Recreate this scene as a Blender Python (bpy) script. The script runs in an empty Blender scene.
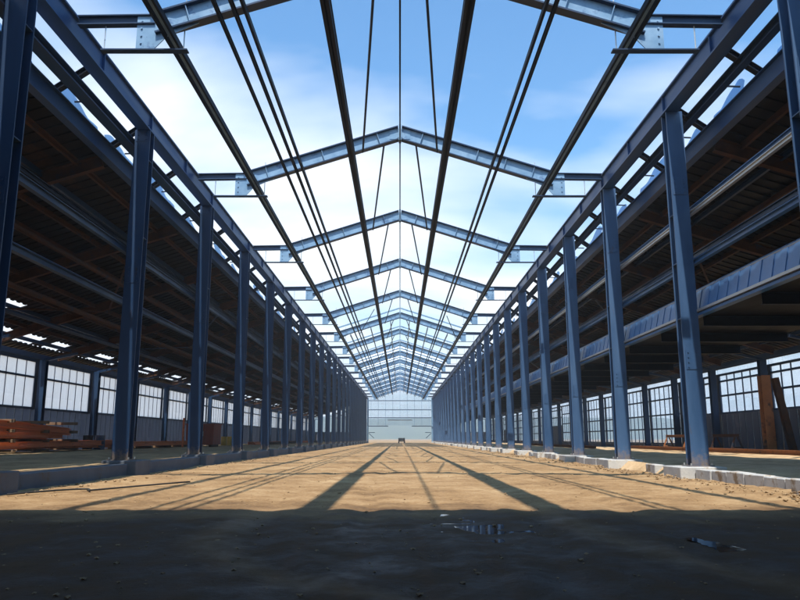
import bpy, math, random
from mathutils import Vector, noise
random.seed(7)
S = bpy.context.scene
COL = S.collection
R = math.radians

# ------------------------------------------------------------------ materials
def new_mat(name):
    m = bpy.data.materials.new(name); m.use_nodes = True
    nt = m.node_tree
    return m, nt, nt.nodes['Principled BSDF']

def N(nt, typ, **kw):
    n = nt.nodes.new(typ)
    for k, v in kw.items():
        if k in n.inputs: n.inputs[k].default_value = v
        else: setattr(n, k, v)
    return n

def ramp(nt, fac, stops):
    r = nt.nodes.new('ShaderNodeValToRGB')
    e = r.color_ramp.elements
    while len(e) < len(stops): e.new(0.5)
    for i, (p, c) in enumerate(stops):
        e[i].position = p
        e[i].color = (c[0], c[1], c[2], 1) if hasattr(c, '__len__') else (c, c, c, 1)
    nt.links.new(fac, r.inputs['Fac'])
    return r

def surf(name, c1, c2, scale=3.0, rough=(0.4, 0.6), metal=0.0, bump=0.0, bscale=40, spots=None, sscale=6, sthr=0.62, stretch=(1, 1, 1), spec=0.5, dust=0):
    m, nt, b = new_mat(name)
    tc = N(nt, 'ShaderNodeTexCoord')
    mp = N(nt, 'ShaderNodeMapping'); mp.inputs['Scale'].default_value = stretch
    oi = N(nt, 'ShaderNodeObjectInfo'); om = N(nt, 'ShaderNodeMath', operation='MULTIPLY'); om.inputs[1].default_value = 60.0
    nt.links.new(oi.outputs['Random'], om.inputs[0]); nt.links.new(om.outputs[0], mp.inputs['Location'])
    nt.links.new(tc.outputs['Object'], mp.inputs['Vector'])
    n1 = N(nt, 'ShaderNodeTexNoise', Scale=scale, Detail=6.0, Roughness=0.6)
    nt.links.new(mp.outputs[0], n1.inputs['Vector'])
    col = ramp(nt, n1.outputs['Fac'], [(0.3, c1), (0.7, c2)])
    out = col.outputs['Color']
    if spots:
        n2 = N(nt, 'ShaderNodeTexNoise', Scale=sscale, Detail=8.0, Roughness=0.7)
        nt.links.new(mp.outputs[0], n2.inputs['Vector'])
        f = ramp(nt, n2.outputs['Fac'], [(sthr, 0.0), (sthr + 0.1, 1.0)])
        mx = N(nt, 'ShaderNodeMix', data_type='RGBA')
        nt.links.new(f.outputs['Color'], mx.inputs['Factor'])
        nt.links.new(out, mx.inputs[6]); mx.inputs[7].default_value = (*spots, 1)
        out = mx.outputs[2]
    if dust:   # sand splashed on the foot of a post
        sp = N(nt, 'ShaderNodeSeparateXYZ'); nt.links.new(tc.outputs['Object'], sp.inputs[0])
        nd = N(nt, 'ShaderNodeTexNoise', Scale=7.0, Detail=6.0, Roughness=0.7); nt.links.new(tc.outputs['Object'], nd.inputs['Vector'])
        ma = N(nt, 'ShaderNodeMath', operation='MULTIPLY_ADD'); ma.inputs[1].default_value = 1.6; nt.links.new(nd.outputs['Fac'], ma.inputs[0])
        mb_ = N(nt, 'ShaderNodeMath', operation='MULTIPLY'); mb_.inputs[1].default_value = -1.0 / dust; nt.links.new(sp.outputs['Z'], mb_.inputs[0])
        nt.links.new(mb_.outputs[0], ma.inputs[2])
        fd = ramp(nt, ma.outputs[0], [(0.35, 0.0), (0.95, 0.75)])
        mx = N(nt, 'ShaderNodeMix', data_type='RGBA'); nt.links.new(fd.outputs['Color'], mx.inputs['Factor'])
        nt.links.new(out, mx.inputs[6]); mx.inputs[7].default_value = (0.24, 0.17, 0.10, 1)
        out = mx.outputs[2]
    nt.links.new(out, b.inputs['Base Color'])
    rr = ramp(nt, n1.outputs['Fac'], [(0.3, rough[0]), (0.7, rough[1])])
    nt.links.new(rr.outputs['Color'], b.inputs['Roughness'])
    b.inputs['Metallic'].default_value = metal
    b.inputs['Specular IOR Level'].default_value = spec
    if bump:
        n3 = N(nt, 'ShaderNodeTexNoise', Scale=bscale, Detail=4.0)
        nt.links.new(mp.outputs[0], n3.inputs['Vector'])
        bp = N(nt, 'ShaderNodeBump', Strength=bump, Distance=0.02)
        nt.links.new(n3.outputs['Fac'], bp.inputs['Height'])
        nt.links.new(bp.outputs[0], b.inputs['Normal'])
    return m

M = {}
M['blue'] = surf('blue_painted_steel', (0.022, 0.085, 0.22), (0.04, 0.125, 0.30), 1.2, (0.3, 0.5), bump=0.05, bscale=60,
                 spots=(0.05, 0.045, 0.05), sscale=2.5, sthr=0.66, stretch=(1, 1, 0.35))
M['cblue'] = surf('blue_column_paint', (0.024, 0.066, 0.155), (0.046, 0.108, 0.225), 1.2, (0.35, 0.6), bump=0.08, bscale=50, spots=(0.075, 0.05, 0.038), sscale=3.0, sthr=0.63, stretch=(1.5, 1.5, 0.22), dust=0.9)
M['cshade'] = surf('shaded_column_paint', (0.007, 0.026, 0.07), (0.013, 0.042, 0.105), 1.2, (0.35, 0.6), bump=0.08, bscale=50, spots=(0.04, 0.028, 0.024), sscale=3.0, sthr=0.63, stretch=(1.5, 1.5, 0.22), spec=0.3, dust=0.7)  # darker copy of the blue column paint; left-row shade put into the colour
M['navy'] = surf('navy_painted_steel', (0.008, 0.026, 0.066), (0.015, 0.042, 0.10), 1.2, (0.35, 0.55), bump=0.05, bscale=60,
                 spots=(0.04, 0.03, 0.03), sscale=2.5, sthr=0.66, stretch=(1, 1, 0.35), spec=0.3)
M['frame'] = surf('pale_blue_frame_steel', (0.13, 0.24, 0.38), (0.22, 0.36, 0.52), 2.0, (0.28, 0.5), bump=0.05, bscale=50,
                  spots=(0.05, 0.11, 0.24), sscale=1.6, sthr=0.56)
M['girder'] = surf('deep_blue_girder_paint', (0.009, 0.040, 0.125), (0.018, 0.066, 0.185), 1.2, (0.35, 0.55), bump=0.05, bscale=60, spots=(0.03, 0.03, 0.045), sscale=2.5, sthr=0.64, stretch=(3, 0.3, 3), spec=0.35)
M['purlin'] = surf('dark_purlin_steel', (0.004, 0.007, 0.014), (0.009, 0.016, 0.03), 2.0, (0.5, 0.7), stretch=(3, 0.3, 3), spec=0.15)
M['bright'] = surf('galvanised_steel', (0.42, 0.44, 0.44), (0.6, 0.61, 0.6), 3.0, (0.25, 0.45), metal=0.6, stretch=(3, 0.3, 3))
M['rust'] = surf('rusty_steel', (0.03, 0.017, 0.012), (0.10, 0.042, 0.02), 1.6, (0.6, 0.85), bump=0.2, bscale=60,
                 spots=(0.02, 0.03, 0.05), sscale=1.2, sthr=0.55, spec=0.15)
M['deck'] = surf('dark_roof_deck', (0.006, 0.006, 0.008), (0.016, 0.013, 0.013), 0.6, (0.5, 0.75), spots=(0.05, 0.024, 0.013), sscale=0.5, sthr=0.58, stretch=(1, 0.3, 1), spec=0.12)
M['clad'] = surf('blue_corrugated_cladding', (0.04, 0.12, 0.30), (0.09, 0.21, 0.42), 1.0, (0.25, 0.45), spots=(0.35, 0.42, 0.5), sscale=1.8, sthr=0.66)
M['wallpanel'] = surf('slate_wall_panel', (0.04, 0.055, 0.09), (0.075, 0.09, 0.135), 0.8, (0.5, 0.7), spots=(0.13, 0.12, 0.14), sscale=0.7, sthr=0.55)
M['orange'] = surf('orange_primer_steel', (0.70, 0.13, 0.03), (0.88, 0.23, 0.06), 1.5, (0.45, 0.7), bump=0.1, bscale=40,
                   spots=(0.16, 0.04, 0.02), sscale=2.0, sthr=0.58, stretch=(2, 0.4, 2))
M['ochre'] = surf('faded_orange_steel', (0.24, 0.085, 0.025), (0.40, 0.15, 0.045), 1.5, (0.5, 0.75), bump=0.1, bscale=40, spots=(0.09, 0.04, 0.02), sscale=2.2, sthr=0.54)
M['red'] = surf('red_brown_paint', (0.22, 0.04, 0.02), (0.32, 0.06, 0.03), 1.5, (0.5, 0.7), bump=0.1, spots=(0.1, 0.03, 0.02))
M['white'] = surf('white_paint', (0.6, 0.6, 0.58), (0.75, 0.75, 0.73), 3, (0.4, 0.6), spots=(0.3, 0.25, 0.2), sscale=5)
M['timber'] = surf('weathered_timber', (0.10, 0.065, 0.04), (0.22, 0.14, 0.08), 4, (0.7, 0.9), bump=0.3, stretch=(1, 0.2, 4))
M['concrete'] = surf('pale_concrete', (0.38, 0.39, 0.40), (0.62, 0.62, 0.60), 2.2, (0.75, 0.95), bump=0.35, bscale=30,
                     spots=(0.27, 0.20, 0.13), sscale=2.2, sthr=0.53)
M['greycon'] = surf('dark_concrete', (0.06, 0.08, 0.11), (0.12, 0.135, 0.16), 1.6, (0.7, 0.9), bump=0.35, bscale=30,
                    spots=(0.10, 0.085, 0.07), sscale=1.5, sthr=0.55)
M['black'] = surf('black_rubber', (0.012, 0.012, 0.013), (0.03, 0.03, 0.03), 5, (0.6, 0.8))
M['stone'] = surf('clod_stone', (0.20, 0.13, 0.07), (0.42, 0.29, 0.16), 3, (0.85, 1.0), bump=0.4, bscale=25)
M['yellow'] = surf('yellow_paint', (0.5, 0.28, 0.03), (0.6, 0.36, 0.05), 2, (0.4, 0.6), spots=(0.2, 0.1, 0.03))
M['leaf'] = surf('hill_woodland', (0.035, 0.06, 0.03), (0.09, 0.12, 0.05), 0.03, (0.9, 1.0))

def glass_mat(name, tint, white, clear):
    m = bpy.data.materials.new(name); m.use_nodes = True
    nt = m.node_tree; nt.nodes.clear()
    o = N(nt, 'ShaderNodeOutputMaterial')
    t = N(nt, 'ShaderNodeBsdfTransparent'); t.inputs[0].default_value = (*tint, 1)
    d = N(nt, 'ShaderNodeBsdfTranslucent'); d.inputs[0].default_value = (*white, 1)
    g = N(nt, 'ShaderNodeBsdfGlossy', Roughness=0.12)
    tc = N(nt, 'ShaderNodeTexCoord')
    n1 = N(nt, 'ShaderNodeTexNoise', Scale=1.3, Detail=5.0)
    nt.links.new(tc.outputs['Object'], n1.inputs['Vector'])
    sn = N(nt, 'ShaderNodeVectorMath', operation='SNAP'); sn.inputs[1].default_value = (50.0, 1.06, 1.2)
    nt.links.new(tc.outputs['Object'], sn.inputs[0])
    wn = N(nt, 'ShaderNodeTexWhiteNoise'); nt.links.new(sn.outputs[0], wn.inputs['Vector'])
    mn = N(nt, 'ShaderNodeMix', data_type='FLOAT'); mn.inputs[0].default_value = 0.45
    nt.links.new(n1.outputs['Fac'], mn.inputs[2]); nt.links.new(wn.outputs['Value'], mn.inputs[3])
    r = ramp(nt, mn.outputs[0], [(0.25, max(0, 1 - clear - 0.07)), (0.75, min(1, 1 - clear + 0.09))])
    m1 = N(nt, 'ShaderNodeMixShader'); m2 = N(nt, 'ShaderNodeMixShader'); m2.inputs[0].default_value = 0.07
    nt.links.new(r.outputs['Color'], m1.inputs[0])
    nt.links.new(t.outputs[0], m1.inputs[1]); nt.links.new(d.outputs[0], m1.inputs[2])
    nt.links.new(m1.outputs[0], m2.inputs[1]); nt.links.new(g.outputs[0], m2.inputs[2])
    nt.links.new(m2.outputs[0], o.inputs['Surface'])
    return m
M['glass'] = glass_mat('window_glass', (0.93, 0.97, 1.0), (0.85, 0.92, 0.98), 0.90)
M['clear'] = glass_mat('clear_glass', (0.95, 0.98, 1.0), (0.85, 0.92, 0.98), 0.98)
M['frost'] = glass_mat('frosted_glass', (0.95, 0.98, 1.0), (0.9, 0.95, 1.0), 0.45)
M['fibre'] = glass_mat('fibreglass_panel', (0.20, 0.24, 0.31), (0.24, 0.27, 0.33), 0.12)
M['film'] = glass_mat('blue_film', (0.5, 0.68, 0.88), (0.45, 0.62, 0.82), 0.6)

# dirt ground ------------------------------------------------------------
def dirt_mat(name, c1, c2, c3, shade_y=None):
    m, nt, b = new_mat(name)
    tc = N(nt, 'ShaderNodeTexCoord')
    L = nt.links.new
    big = N(nt, 'ShaderNodeTexNoise', Scale=0.35, Detail=6.0, Roughness=0.62); L(tc.outputs['Object'], big.inputs['Vector'])
    mpt = N(nt, 'ShaderNodeMapping'); mpt.inputs['Scale'].default_value = (0.75, 0.75, 1.0); L(tc.outputs['Object'], mpt.inputs['Vector'])
    mid = N(nt, 'ShaderNodeTexNoise', Scale=1.7, Detail=7.0, Roughness=0.7); L(mpt.outputs[0], mid.inputs['Vector'])
    fin = N(nt, 'ShaderNodeTexNoise', Scale=16.0, Detail=6.0, Roughness=0.75); L(tc.outputs['Object'], fin.inputs['Vector'])
    add = N(nt, 'ShaderNodeMix', data_type='FLOAT'); add.inputs[0].default_value = 0.5
    L(big.outputs['Fac'], add.inputs[2]); L(mid.outputs['Fac'], add.inputs[3])
    add2 = N(nt, 'ShaderNodeMix', data_type='FLOAT'); add2.inputs[0].default_value = 0.3
    L(add.outputs[0], add2.inputs[2]); L(fin.outputs['Fac'], add2.inputs[3])
    col = ramp(nt, add2.outputs[0], [(0.39, c1), (0.5, c2), (0.62, c3)])
    out = col.outputs['Color']
    rough_src = None
    if shade_y is not None:
        # earth darkened to deepen the roof deck's shade in the colour; also smoother
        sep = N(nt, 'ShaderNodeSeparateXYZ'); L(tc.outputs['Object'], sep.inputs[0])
        mr = N(nt, 'ShaderNodeMapRange'); mr.inputs[1].default_value = shade_y + 1.5; mr.inputs[2].default_value = shade_y - 1.5
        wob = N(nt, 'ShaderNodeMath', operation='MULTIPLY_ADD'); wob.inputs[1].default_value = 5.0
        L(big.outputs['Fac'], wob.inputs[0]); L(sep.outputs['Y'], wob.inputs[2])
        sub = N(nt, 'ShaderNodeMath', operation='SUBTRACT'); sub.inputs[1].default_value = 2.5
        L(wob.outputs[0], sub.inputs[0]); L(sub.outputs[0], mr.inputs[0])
        shade_soil = ramp(nt, mid.outputs['Fac'], [(0.34, (0.046, 0.021, 0.008)), (0.70, (0.120, 0.062, 0.024))])
        # a curved, compacted tyre track of paler dried mud
        def mth(op, a, b_=None):
            q = N(nt, 'ShaderNodeMath', operation=op)
            for i_, v_ in enumerate((a, b_)):
                if v_ is None: continue
                if hasattr(v_, 'is_linked'): L(v_, q.inputs[i_])
                else: q.inputs[i_].default_value = v_
            return q.outputs[0]
        tr = None
        for (x0_, y0_, kb) in ((-2.15, 8.8, 0.17), (2.3, 9.6, 0.05)):
            dy = mth('MAXIMUM', mth('SUBTRACT', y0_, sep.outputs['Y']), 0.0)
            xc = mth('ADD', mth('MULTIPLY', mth('MULTIPLY', dy, dy), kb), x0_)
            ds = mth('ABSOLUTE', mth('SUBTRACT', sep.outputs['X'], xc))
            ds = mth('ADD', ds, mth('MULTIPLY', mth('SUBTRACT', mid.outputs['Fac'], 0.5), 0.9))
            one = mth('SUBTRACT', 1.0, mth('MULTIPLY', ds, 2.4))
            one = mth('MINIMUM', mth('MAXIMUM', one, 0.0), 1.0)
            tr = one if tr is None else mth('MAXIMUM', tr, one)
        mt = N(nt, 'ShaderNodeMix', data_type='RGBA'); L(mth('MULTIPLY', tr, 0.75), mt.inputs['Factor'])
        L(shade_soil.outputs['Color'], mt.inputs[6]); mt.inputs[7].default_value = (0.21, 0.12, 0.055, 1)
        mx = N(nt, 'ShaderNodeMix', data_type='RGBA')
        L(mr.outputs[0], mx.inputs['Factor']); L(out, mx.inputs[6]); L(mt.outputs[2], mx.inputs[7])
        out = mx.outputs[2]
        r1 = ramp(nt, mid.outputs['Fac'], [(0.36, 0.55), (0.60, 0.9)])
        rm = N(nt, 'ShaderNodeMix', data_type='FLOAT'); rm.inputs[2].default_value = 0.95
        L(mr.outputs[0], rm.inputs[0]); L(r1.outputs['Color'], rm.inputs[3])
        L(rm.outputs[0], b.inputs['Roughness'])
    else:
        b.inputs['Roughness'].default_value = 0.95
    L(out, b.inputs['Base Color'])
    b.inputs['Specular IOR Level'].default_value = 0.35
    vor = N(nt, 'ShaderNodeTexVoronoi', Scale=9.0); L(tc.outputs['Object'], vor.inputs['Vector'])
    bp1 = N(nt, 'ShaderNodeBump', Strength=0.45, Distance=0.05); L(mid.outputs['Fac'], bp1.inputs['Height'])
    bp2 = N(nt, 'ShaderNodeBump', Strength=0.7, Distance=0.03); L(fin.outputs['Fac'], bp2.inputs['Height']); L(bp1.outputs[0], bp2.inputs['Normal'])
    L(bp2.outputs[0], b.inputs['Normal'])
    return m
M['dirt'] = dirt_mat('sandy_dirt', (0.15, 0.085, 0.038), (0.34, 0.21, 0.10), (0.50, 0.35, 0.195), shade_y=11.6)
M['dirt2'] = dirt_mat('aisle_dirt', (0.20, 0.13, 0.07), (0.40, 0.27, 0.14), (0.54, 0.38, 0.21))

M['dirt3'] = dirt_mat('painted_sunlit_sand', (0.30, 0.19, 0.095), (0.56, 0.385, 0.215), (0.68, 0.50, 0.31))  # aisle dirt made paler, standing in for sunlight on the right floor

def water_mat():
    m, nt, b = new_mat('puddle_water')
    tc = N(nt, 'ShaderNodeTexCoord')
    n1 = N(nt, 'ShaderNodeTexNoise', Scale=5.0, Detail=3.0); nt.links.new(tc.outputs['Object'], n1.inputs['Vector'])
    b.inputs['Base Color'].default_value = (0.02, 0.02, 0.02, 1)
    b.inputs['Roughness'].default_value = 0.03
    bp = N(nt, 'ShaderNodeBump', Strength=0.06, Distance=0.01); nt.links.new(n1.outputs['Fac'], bp.inputs['Height'])
    nt.links.new(bp.outputs[0], b.inputs['Normal'])
    return m
M['water'] = water_mat()

# ------------------------------------------------------------------ mesh helpers
class MB:
    def __init__(self): self.v = []; self.f = []
    def hexa(self, p):
        i = len(self.v); self.v += [tuple(q) for q in p]
        for a in ((0, 3, 2, 1), (4, 5, 6, 7), (0, 1, 5, 4), (1, 2, 6, 5), (2, 3, 7, 6), (3, 0, 4, 7)):
            self.f.append(tuple(i + k for k in a))
        return self
    def box(self, x0, x1, y0, y1, z0, z1):
        return self.hexa([(x0, y0, z0), (x1, y0, z0), (x1, y1, z0), (x0, y1, z0), (x0, y0, z1), (x1, y0, z1), (x1, y1, z1), (x0, y1, z1)])
    def bar(self, a, b, w, h, up=(0, 0, 1)):
        """box section from a to b: w across, h along up"""
        a = Vector(a); b = Vector(b); d = (b - a).normalized(); u = Vector(up)
        s = d.cross(u)
        if s.length < 1e-4: s = d.cross(Vector((1, 0, 0)))
        s.normalize(); u = s.cross(d).normalized()
        s = s * w / 2; u = u * h / 2
        return self.hexa([a - s - u, a + s - u, b + s - u, b - s - u, a - s + u, a + s + u, b + s + u, b - s + u])
    def ibeam(self, a, b, w, h, t=0.03, tw=0.02, up=(0, 0, 1)):
        a = Vector(a); b = Vector(b); d = (b - a).normalized(); u = Vector(up)
        s = d.cross(u).normalized(); u = s.cross(d).normalized()
        o = u * (h / 2 - t / 2)
        self.bar(a + o, b + o, w, t, up); self.bar(a - o, b - o, w, t, up)
        self.bar(a, b, tw, h - 2 * t, up)
        return self
    def channel(self, a, b, w, h, t=0.02, side=1, up=(0, 0, 1)):
        a = Vector(a); b = Vector(b); d = (b - a).normalized(); u = Vector(up)
        s = d.cross(u).normalized(); u = s.cross(d).normalized()
        o = u * (h / 2 - t / 2)
        self.bar(a + o, b + o, w, t, up); self.bar(a - o, b - o, w, t, up)
        q = s * side * (w / 2 - t / 2)
        self.bar(a + q, b + q, t, h - 2 * t, up)
        return self
    def tube(self, pts, r, n=8, cap=True):
        pts = [Vector(p) for p in pts]; base = len(self.v); m = len(pts)
        for k, p in enumerate(pts):
            d = (pts[min(k + 1, m - 1)] - pts[max(k - 1, 0)]).normalized()
            s = d.cross(Vector((0, 0, 1)))
            if s.length < 1e-3: s = d.cross(Vector((1, 0, 0)))
            s.normalize(); u = s.cross(d)
            rr = r[k] if hasattr(r, '__len__') else r
            for j in range(n):
                a = 2 * math.pi * j / n
                self.v.append(tuple(p + s * math.cos(a) * rr + u * math.sin(a) * rr))
        for k in range(m - 1):
            for j in range(n):
                self.f.append((base + k * n + j, base + k * n + (j + 1) % n, base + (k + 1) * n + (j + 1) % n, base + (k + 1) * n + j))
        if cap:
            self.f.append(tuple(base + j for j in range(n - 1, -1, -1)))
            self.f.append(tuple(base + (m - 1) * n + j for j in range(n)))
        return self
    def prism(self, poly, d0, d1, axis='y'):
        """polygon (two coordinates) extruded along an axis"""
        i = len(self.v); n = len(poly)
        for d in (d0, d1):
            for (p, q) in poly:
                self.v.append({'y': (p, d, q), 'x': (d, p, q), 'z': (p, q, d)}[axis])
        self.f.append(tuple(range(i, i + n))); self.f.append(tuple(range(i + 2 * n - 1, i + n - 1, -1)))
        for k in range(n):
            self.f.append((i + k, i + n + k, i + n + (k + 1) % n, i + (k + 1) % n))
        return self
    def mesh(self, name):
        me = bpy.data.meshes.new(name); me.from_pydata(self.v, [], self.f); me.update()
        return me
    def build(self, name, m, parent=None, loc=None, bevel=0, smooth=False):
        me = self.mesh(name)
        import bmesh
        bm = bmesh.new(); bm.from_mesh(me); bmesh.ops.recalc_face_normals(bm, faces=bm.faces[:])
        if bevel:
            bmesh.ops.bevel(bm, geom=bm.edges[:], offset=bevel, segments=1, affect='EDGES')
        bm.to_mesh(me); bm.free()
        if smooth:
            for p in me.polygons: p.use_smooth = True
        me.materials.append(M[m] if isinstance(m, str) else m)
        o = bpy.data.objects.new(name, me); COL.objects.link(o)
        if parent: o.parent = parent
        if loc: o.location = loc
        return o

def tag(o, label=None, cat=None, group=None, kind=None):
    if label: o['label'] = label
    if cat: o['category'] = cat
    if group: o['group'] = group
    if kind: o['kind'] = kind
    elif cat: o['kind'] = 'thing'
    return o
def empty(name, loc, label, cat, group=None):
    o = bpy.data.objects.new(name, None); COL.objects.link(o); o.location = loc; o.empty_display_size = 0.3
    return tag(o, label, cat, group)
def dup(root, loc, label):
    r = root.copy(); COL.objects.link(r); r.location = loc; r['label'] = label
    for ch in list(root.children):
        c = ch.copy(); COL.objects.link(c); c.parent = r
        for g in list(ch.children):
            d = g.copy(); COL.objects.link(d); d.parent = c
    return r
ORD = ['nearest', 'second-nearest', 'third', 'fourth', 'fifth', 'sixth', 'seventh', 'eighth', 'ninth', 'tenth', 'eleventh', 'twelfth',
       'thirteenth', 'fourteenth', 'fifteenth', 'sixteenth', 'seventeenth', 'eighteenth', 'nineteenth', 'twentieth', 'twenty-first',
       'twenty-second', 'twenty-third', 'twenty-fourth', 'twenty-fifth', 'twenty-sixth', 'twenty-seventh', 'twenty-eighth', 'twenty-ninth', 'thirtieth']

# ------------------------------------------------------------------ dimensions
YEND = 186.0
YBACK = -26.0
EYE = 1.1
EX = 8.35          # eave beam centre line
EZ0, EZ1 = 10.98, 11.6
LX, LZ = 9.5, 10.25   # aisle roof edge beam
OX, OZ = 22.0, 6.25   # outer wall, eave
LPH, LSP, LN = 14.4, 7.8, 23      # left columns
RPH, RSP, RN = 13.9, 6.95, 25     # right columns
FY0, FSP, FN = 16.5, 11.0, 16     # roof frames
AZ, KX = 13.6, 6.2               # apex top, rafter end
KZ = 11.6                        # rafter end top
PLZ, FLZ, FRZ = 0.46, 0.36, 0.27  # left plinth top, floors

def roofz(ax):   # underside of aisle roof deck at |x|
    return LZ - (LZ - OZ) * (ax - LX) / (OX - LX)

# ------------------------------------------------------------------ ground
def ground():
    xs = [-1650, -640, -300, -120, -60, -40, -23, -15, -9]; x = -8.6
    while x < 8.7: xs.append(x); x += 0.1
    xs += [9.2, 15, 23, 40, 60, 120, 300, 640, 1650]
    ys = [-1650, -640, -200, -60, -26, -10, 0]; y = 2.5
    while y < 30: ys.append(y); y += 0.14
    while y < 190: ys.append(y); y *= 1.02
    ys += [200, 230, 300, 400, 500, 640, 1000, 1650]
    V = []
    for yy in ys:
        for xx in xs:
            z = 0
            if abs(xx) < 8.75 and 2 < yy < 190:
                z = 0.010 * (noise.noise((xx * .45, yy * .30, 0.3))) + 0.009 * noise.noise((xx * 1.3, yy * .8, 2.1)) + 0.018 * noise.noise((xx * 3.6, yy * 2.6, 5.0)) + 0.012 * noise.noise((xx * 8, yy * 6, 9.0))
                # wheel ruts curving in from the entrance
                for (c0, bend) in ((-2.2, 0.02), (-0.6, 0.02), (2.1, -0.012), (3.6, -0.012)):
                    c = c0 + bend * (yy - 14) ** 2 * (1 if yy < 14 else 0.05)
                    z -= 0.022 * math.exp(-((xx - c) / 0.22) ** 2)
                    z += 0.011 * math.exp(-((abs(xx - c) - 0.36) / 0.14) ** 2)
                for (qx, qy, qr) in ((1.08, 9.5, 0.78), (3.45, 7.75, 0.35)):
                    w = math.exp(-(((xx - qx) * 1.6) ** 2 + (yy - qy) ** 2) / qr ** 2); z = z * (1 - 0.75 * w) - 0.016 * w
                edge = min(1, max(0, (8.75 - abs(xx)) / 0.5)); z *= edge
                z += 0.09 * max(0, (abs(xx) - 6.9)) / 1.6 * (0.5 + noise.noise((xx * .8, yy * .5, 7.0)))
            V.append((xx, yy, z))
    n = len(xs); F = []
    for j in range(len(ys) - 1):
        for i in range(n - 1):
            F.append((j * n + i, j * n + i + 1, (j + 1) * n + i + 1, (j + 1) * n + i))
    me = bpy.data.meshes.new('ground'); me.from_pydata(V, [], F); me.update()
    for p in me.polygons: p.use_smooth = True
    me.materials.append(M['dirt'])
    o = bpy.data.objects.new('ground', me); COL.objects.link(o); o['kind'] = 'structure'
ground()

def floor_sheet(name, x0, x1, z, seed, mat='dirt2'):
    """raised dirt floor of an aisle, gently uneven, with a skirt down to the ground"""
    nx, ys = 34, []
    y = YBACK
    while y < YEND: ys.append(y); y += 0.4 if 5 < y < 60 else 2.0
    ys.append(YEND)
    V = []; F = []
    for yy in ys:
        for i in range(nx + 1):
            xx = x0 + (x1 - x0) * i / nx
            e = min(1, min(abs(xx - x0), abs(x1 - xx)) / 1.0)
            dz = 0.05 * noise.noise((xx * .5, yy * .35, seed)) + 0.03 * noise.noise((xx * 1.6, yy * .9, seed + 3))
            dz += 0.05 * (noise.noise((xx * 1.9, yy * .05, seed + 8)))
            V.append((xx, yy, z + dz * e if (i or x0 < 0) else -0.06))   # earth bank at the kerb line
    n = nx + 1
    for j in range(len(ys) - 1):
        for i in range(nx):
            F.append((j * n + i, j * n + i + 1, (j + 1) * n + i + 1, (j + 1) * n + i))
    me = bpy.data.meshes.new(name); me.from_pydata(V, [], F); me.update()
    for p in me.polygons: p.use_smooth = True
    me.materials.append(M[mat])
    o = bpy.data.objects.new(name, me); COL.objects.link(o); o['kind'] = 'structure'
floor_sheet('aisle_floor', -OX + 0.1, -8.05, FLZ, 1.0)
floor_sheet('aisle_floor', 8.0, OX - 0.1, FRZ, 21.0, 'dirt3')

def puddle(cx, cy, rx, ry, seed, z):
    V = [(cx, cy, z)]; F = []; n = 90
    for k in range(n):
        a = 2 * math.pi * k / n
        rr = max(0.3, 0.8 + 0.5 * noise.noise((math.cos(a) * 1.4, math.sin(a) * 1.4, seed)) + 0.1 * noise.noise((math.cos(a) * 6, math.sin(a) * 6, seed + 2)))
        V.append((cx + rx * rr * math.cos(a), cy + ry * rr * math.sin(a), z))
    for k in range(n): F.append((0, 1 + k, 1 + (k + 1) % n))
    me = bpy.data.meshes.new('puddle'); me.from_pydata(V, [], F); me.update(); me.materials.append(M['water'])
    o = bpy.data.objects.new('puddle', me); COL.objects.link(o); o['kind'] = 'structure'
puddle(1.02, 9.6, 0.9, 1.9, 1.0, -0.0085)
puddle(3.45, 7.75, 0.4, 0.9, 5.0, -0.0085)

# clods and stones: countless
def clods():
    mb = MB()
    def one(x, y, z, r):
        i = len(mb.v)
        rot = random.random() * 6
        for (px, py, pz) in ((1, 0, 0), (0, 1, 0), (-1, 0, 0), (0, -1, 0), (0, 0, 0.8), (0, 0, -0.5), (.7, .7, .45), (-.7, .7, .4), (-.7, -.7, .5), (.7, -.7, .4)):
            k = r * random.uniform(0.7, 1.25)
            c, s = math.cos(rot), math.sin(rot)
            mb.v.append((x + (px * c - py * s) * k, y + (px * s + py * c) * k, z + pz * k * 0.8))
        for f in ((0, 6, 4), (6, 1, 4), (1, 7, 4), (7, 2, 4), (2, 8, 4), (8, 3, 4), (3, 9, 4), (9, 0, 4), (0, 5, 6), (6, 5, 1), (1, 5, 7), (7, 5, 2), (2, 5, 8), (8, 5, 3), (3, 5, 9), (9, 5, 0)):
            mb.f.append(tuple(i + k for k in f))
    for k in range(3200):
        y = 3 + 45 * random.random() ** 1.6; x = random.uniform(-7.6, 7.6)
        one(x, y, 0.0, random.choice((0.006, 0.008, 0.008, 0.012, 0.012, 0.018, 0.028)))
    for k in range(900):
        y = 9 + 50 * random.random() ** 1.4; x = 7.95 - abs(random.gauss(0, 0.55))
        one(x, y, 0.03, random.choice((0.012, 0.02, 0.03, 0.05)))
    for k in range(300):
        y = 9 + 40 * random.random() ** 1.4; x = -7.85 + abs(random.gauss(0, 0.5))
        one(x, y, 0.03, random.choice((0.012, 0.02, 0.03, 0.045)))
    for k in range(9):   # spill of soil before the nearest footing
        for q in range(26):
            yy = RPH + RSP * k
            one(7.6 - abs(random.gauss(0, .25)), yy - 0.3 + random.gauss(0, .4), 0.05 + random.random() * 0.06, random.choice((0.02, 0.03, 0.05)))
    o = mb.build('soil_clods', 'stone')
    tag(o, 'loose clods and small stones scattered over the sandy ground', 'stones', kind='stuff')
clods()

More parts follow.
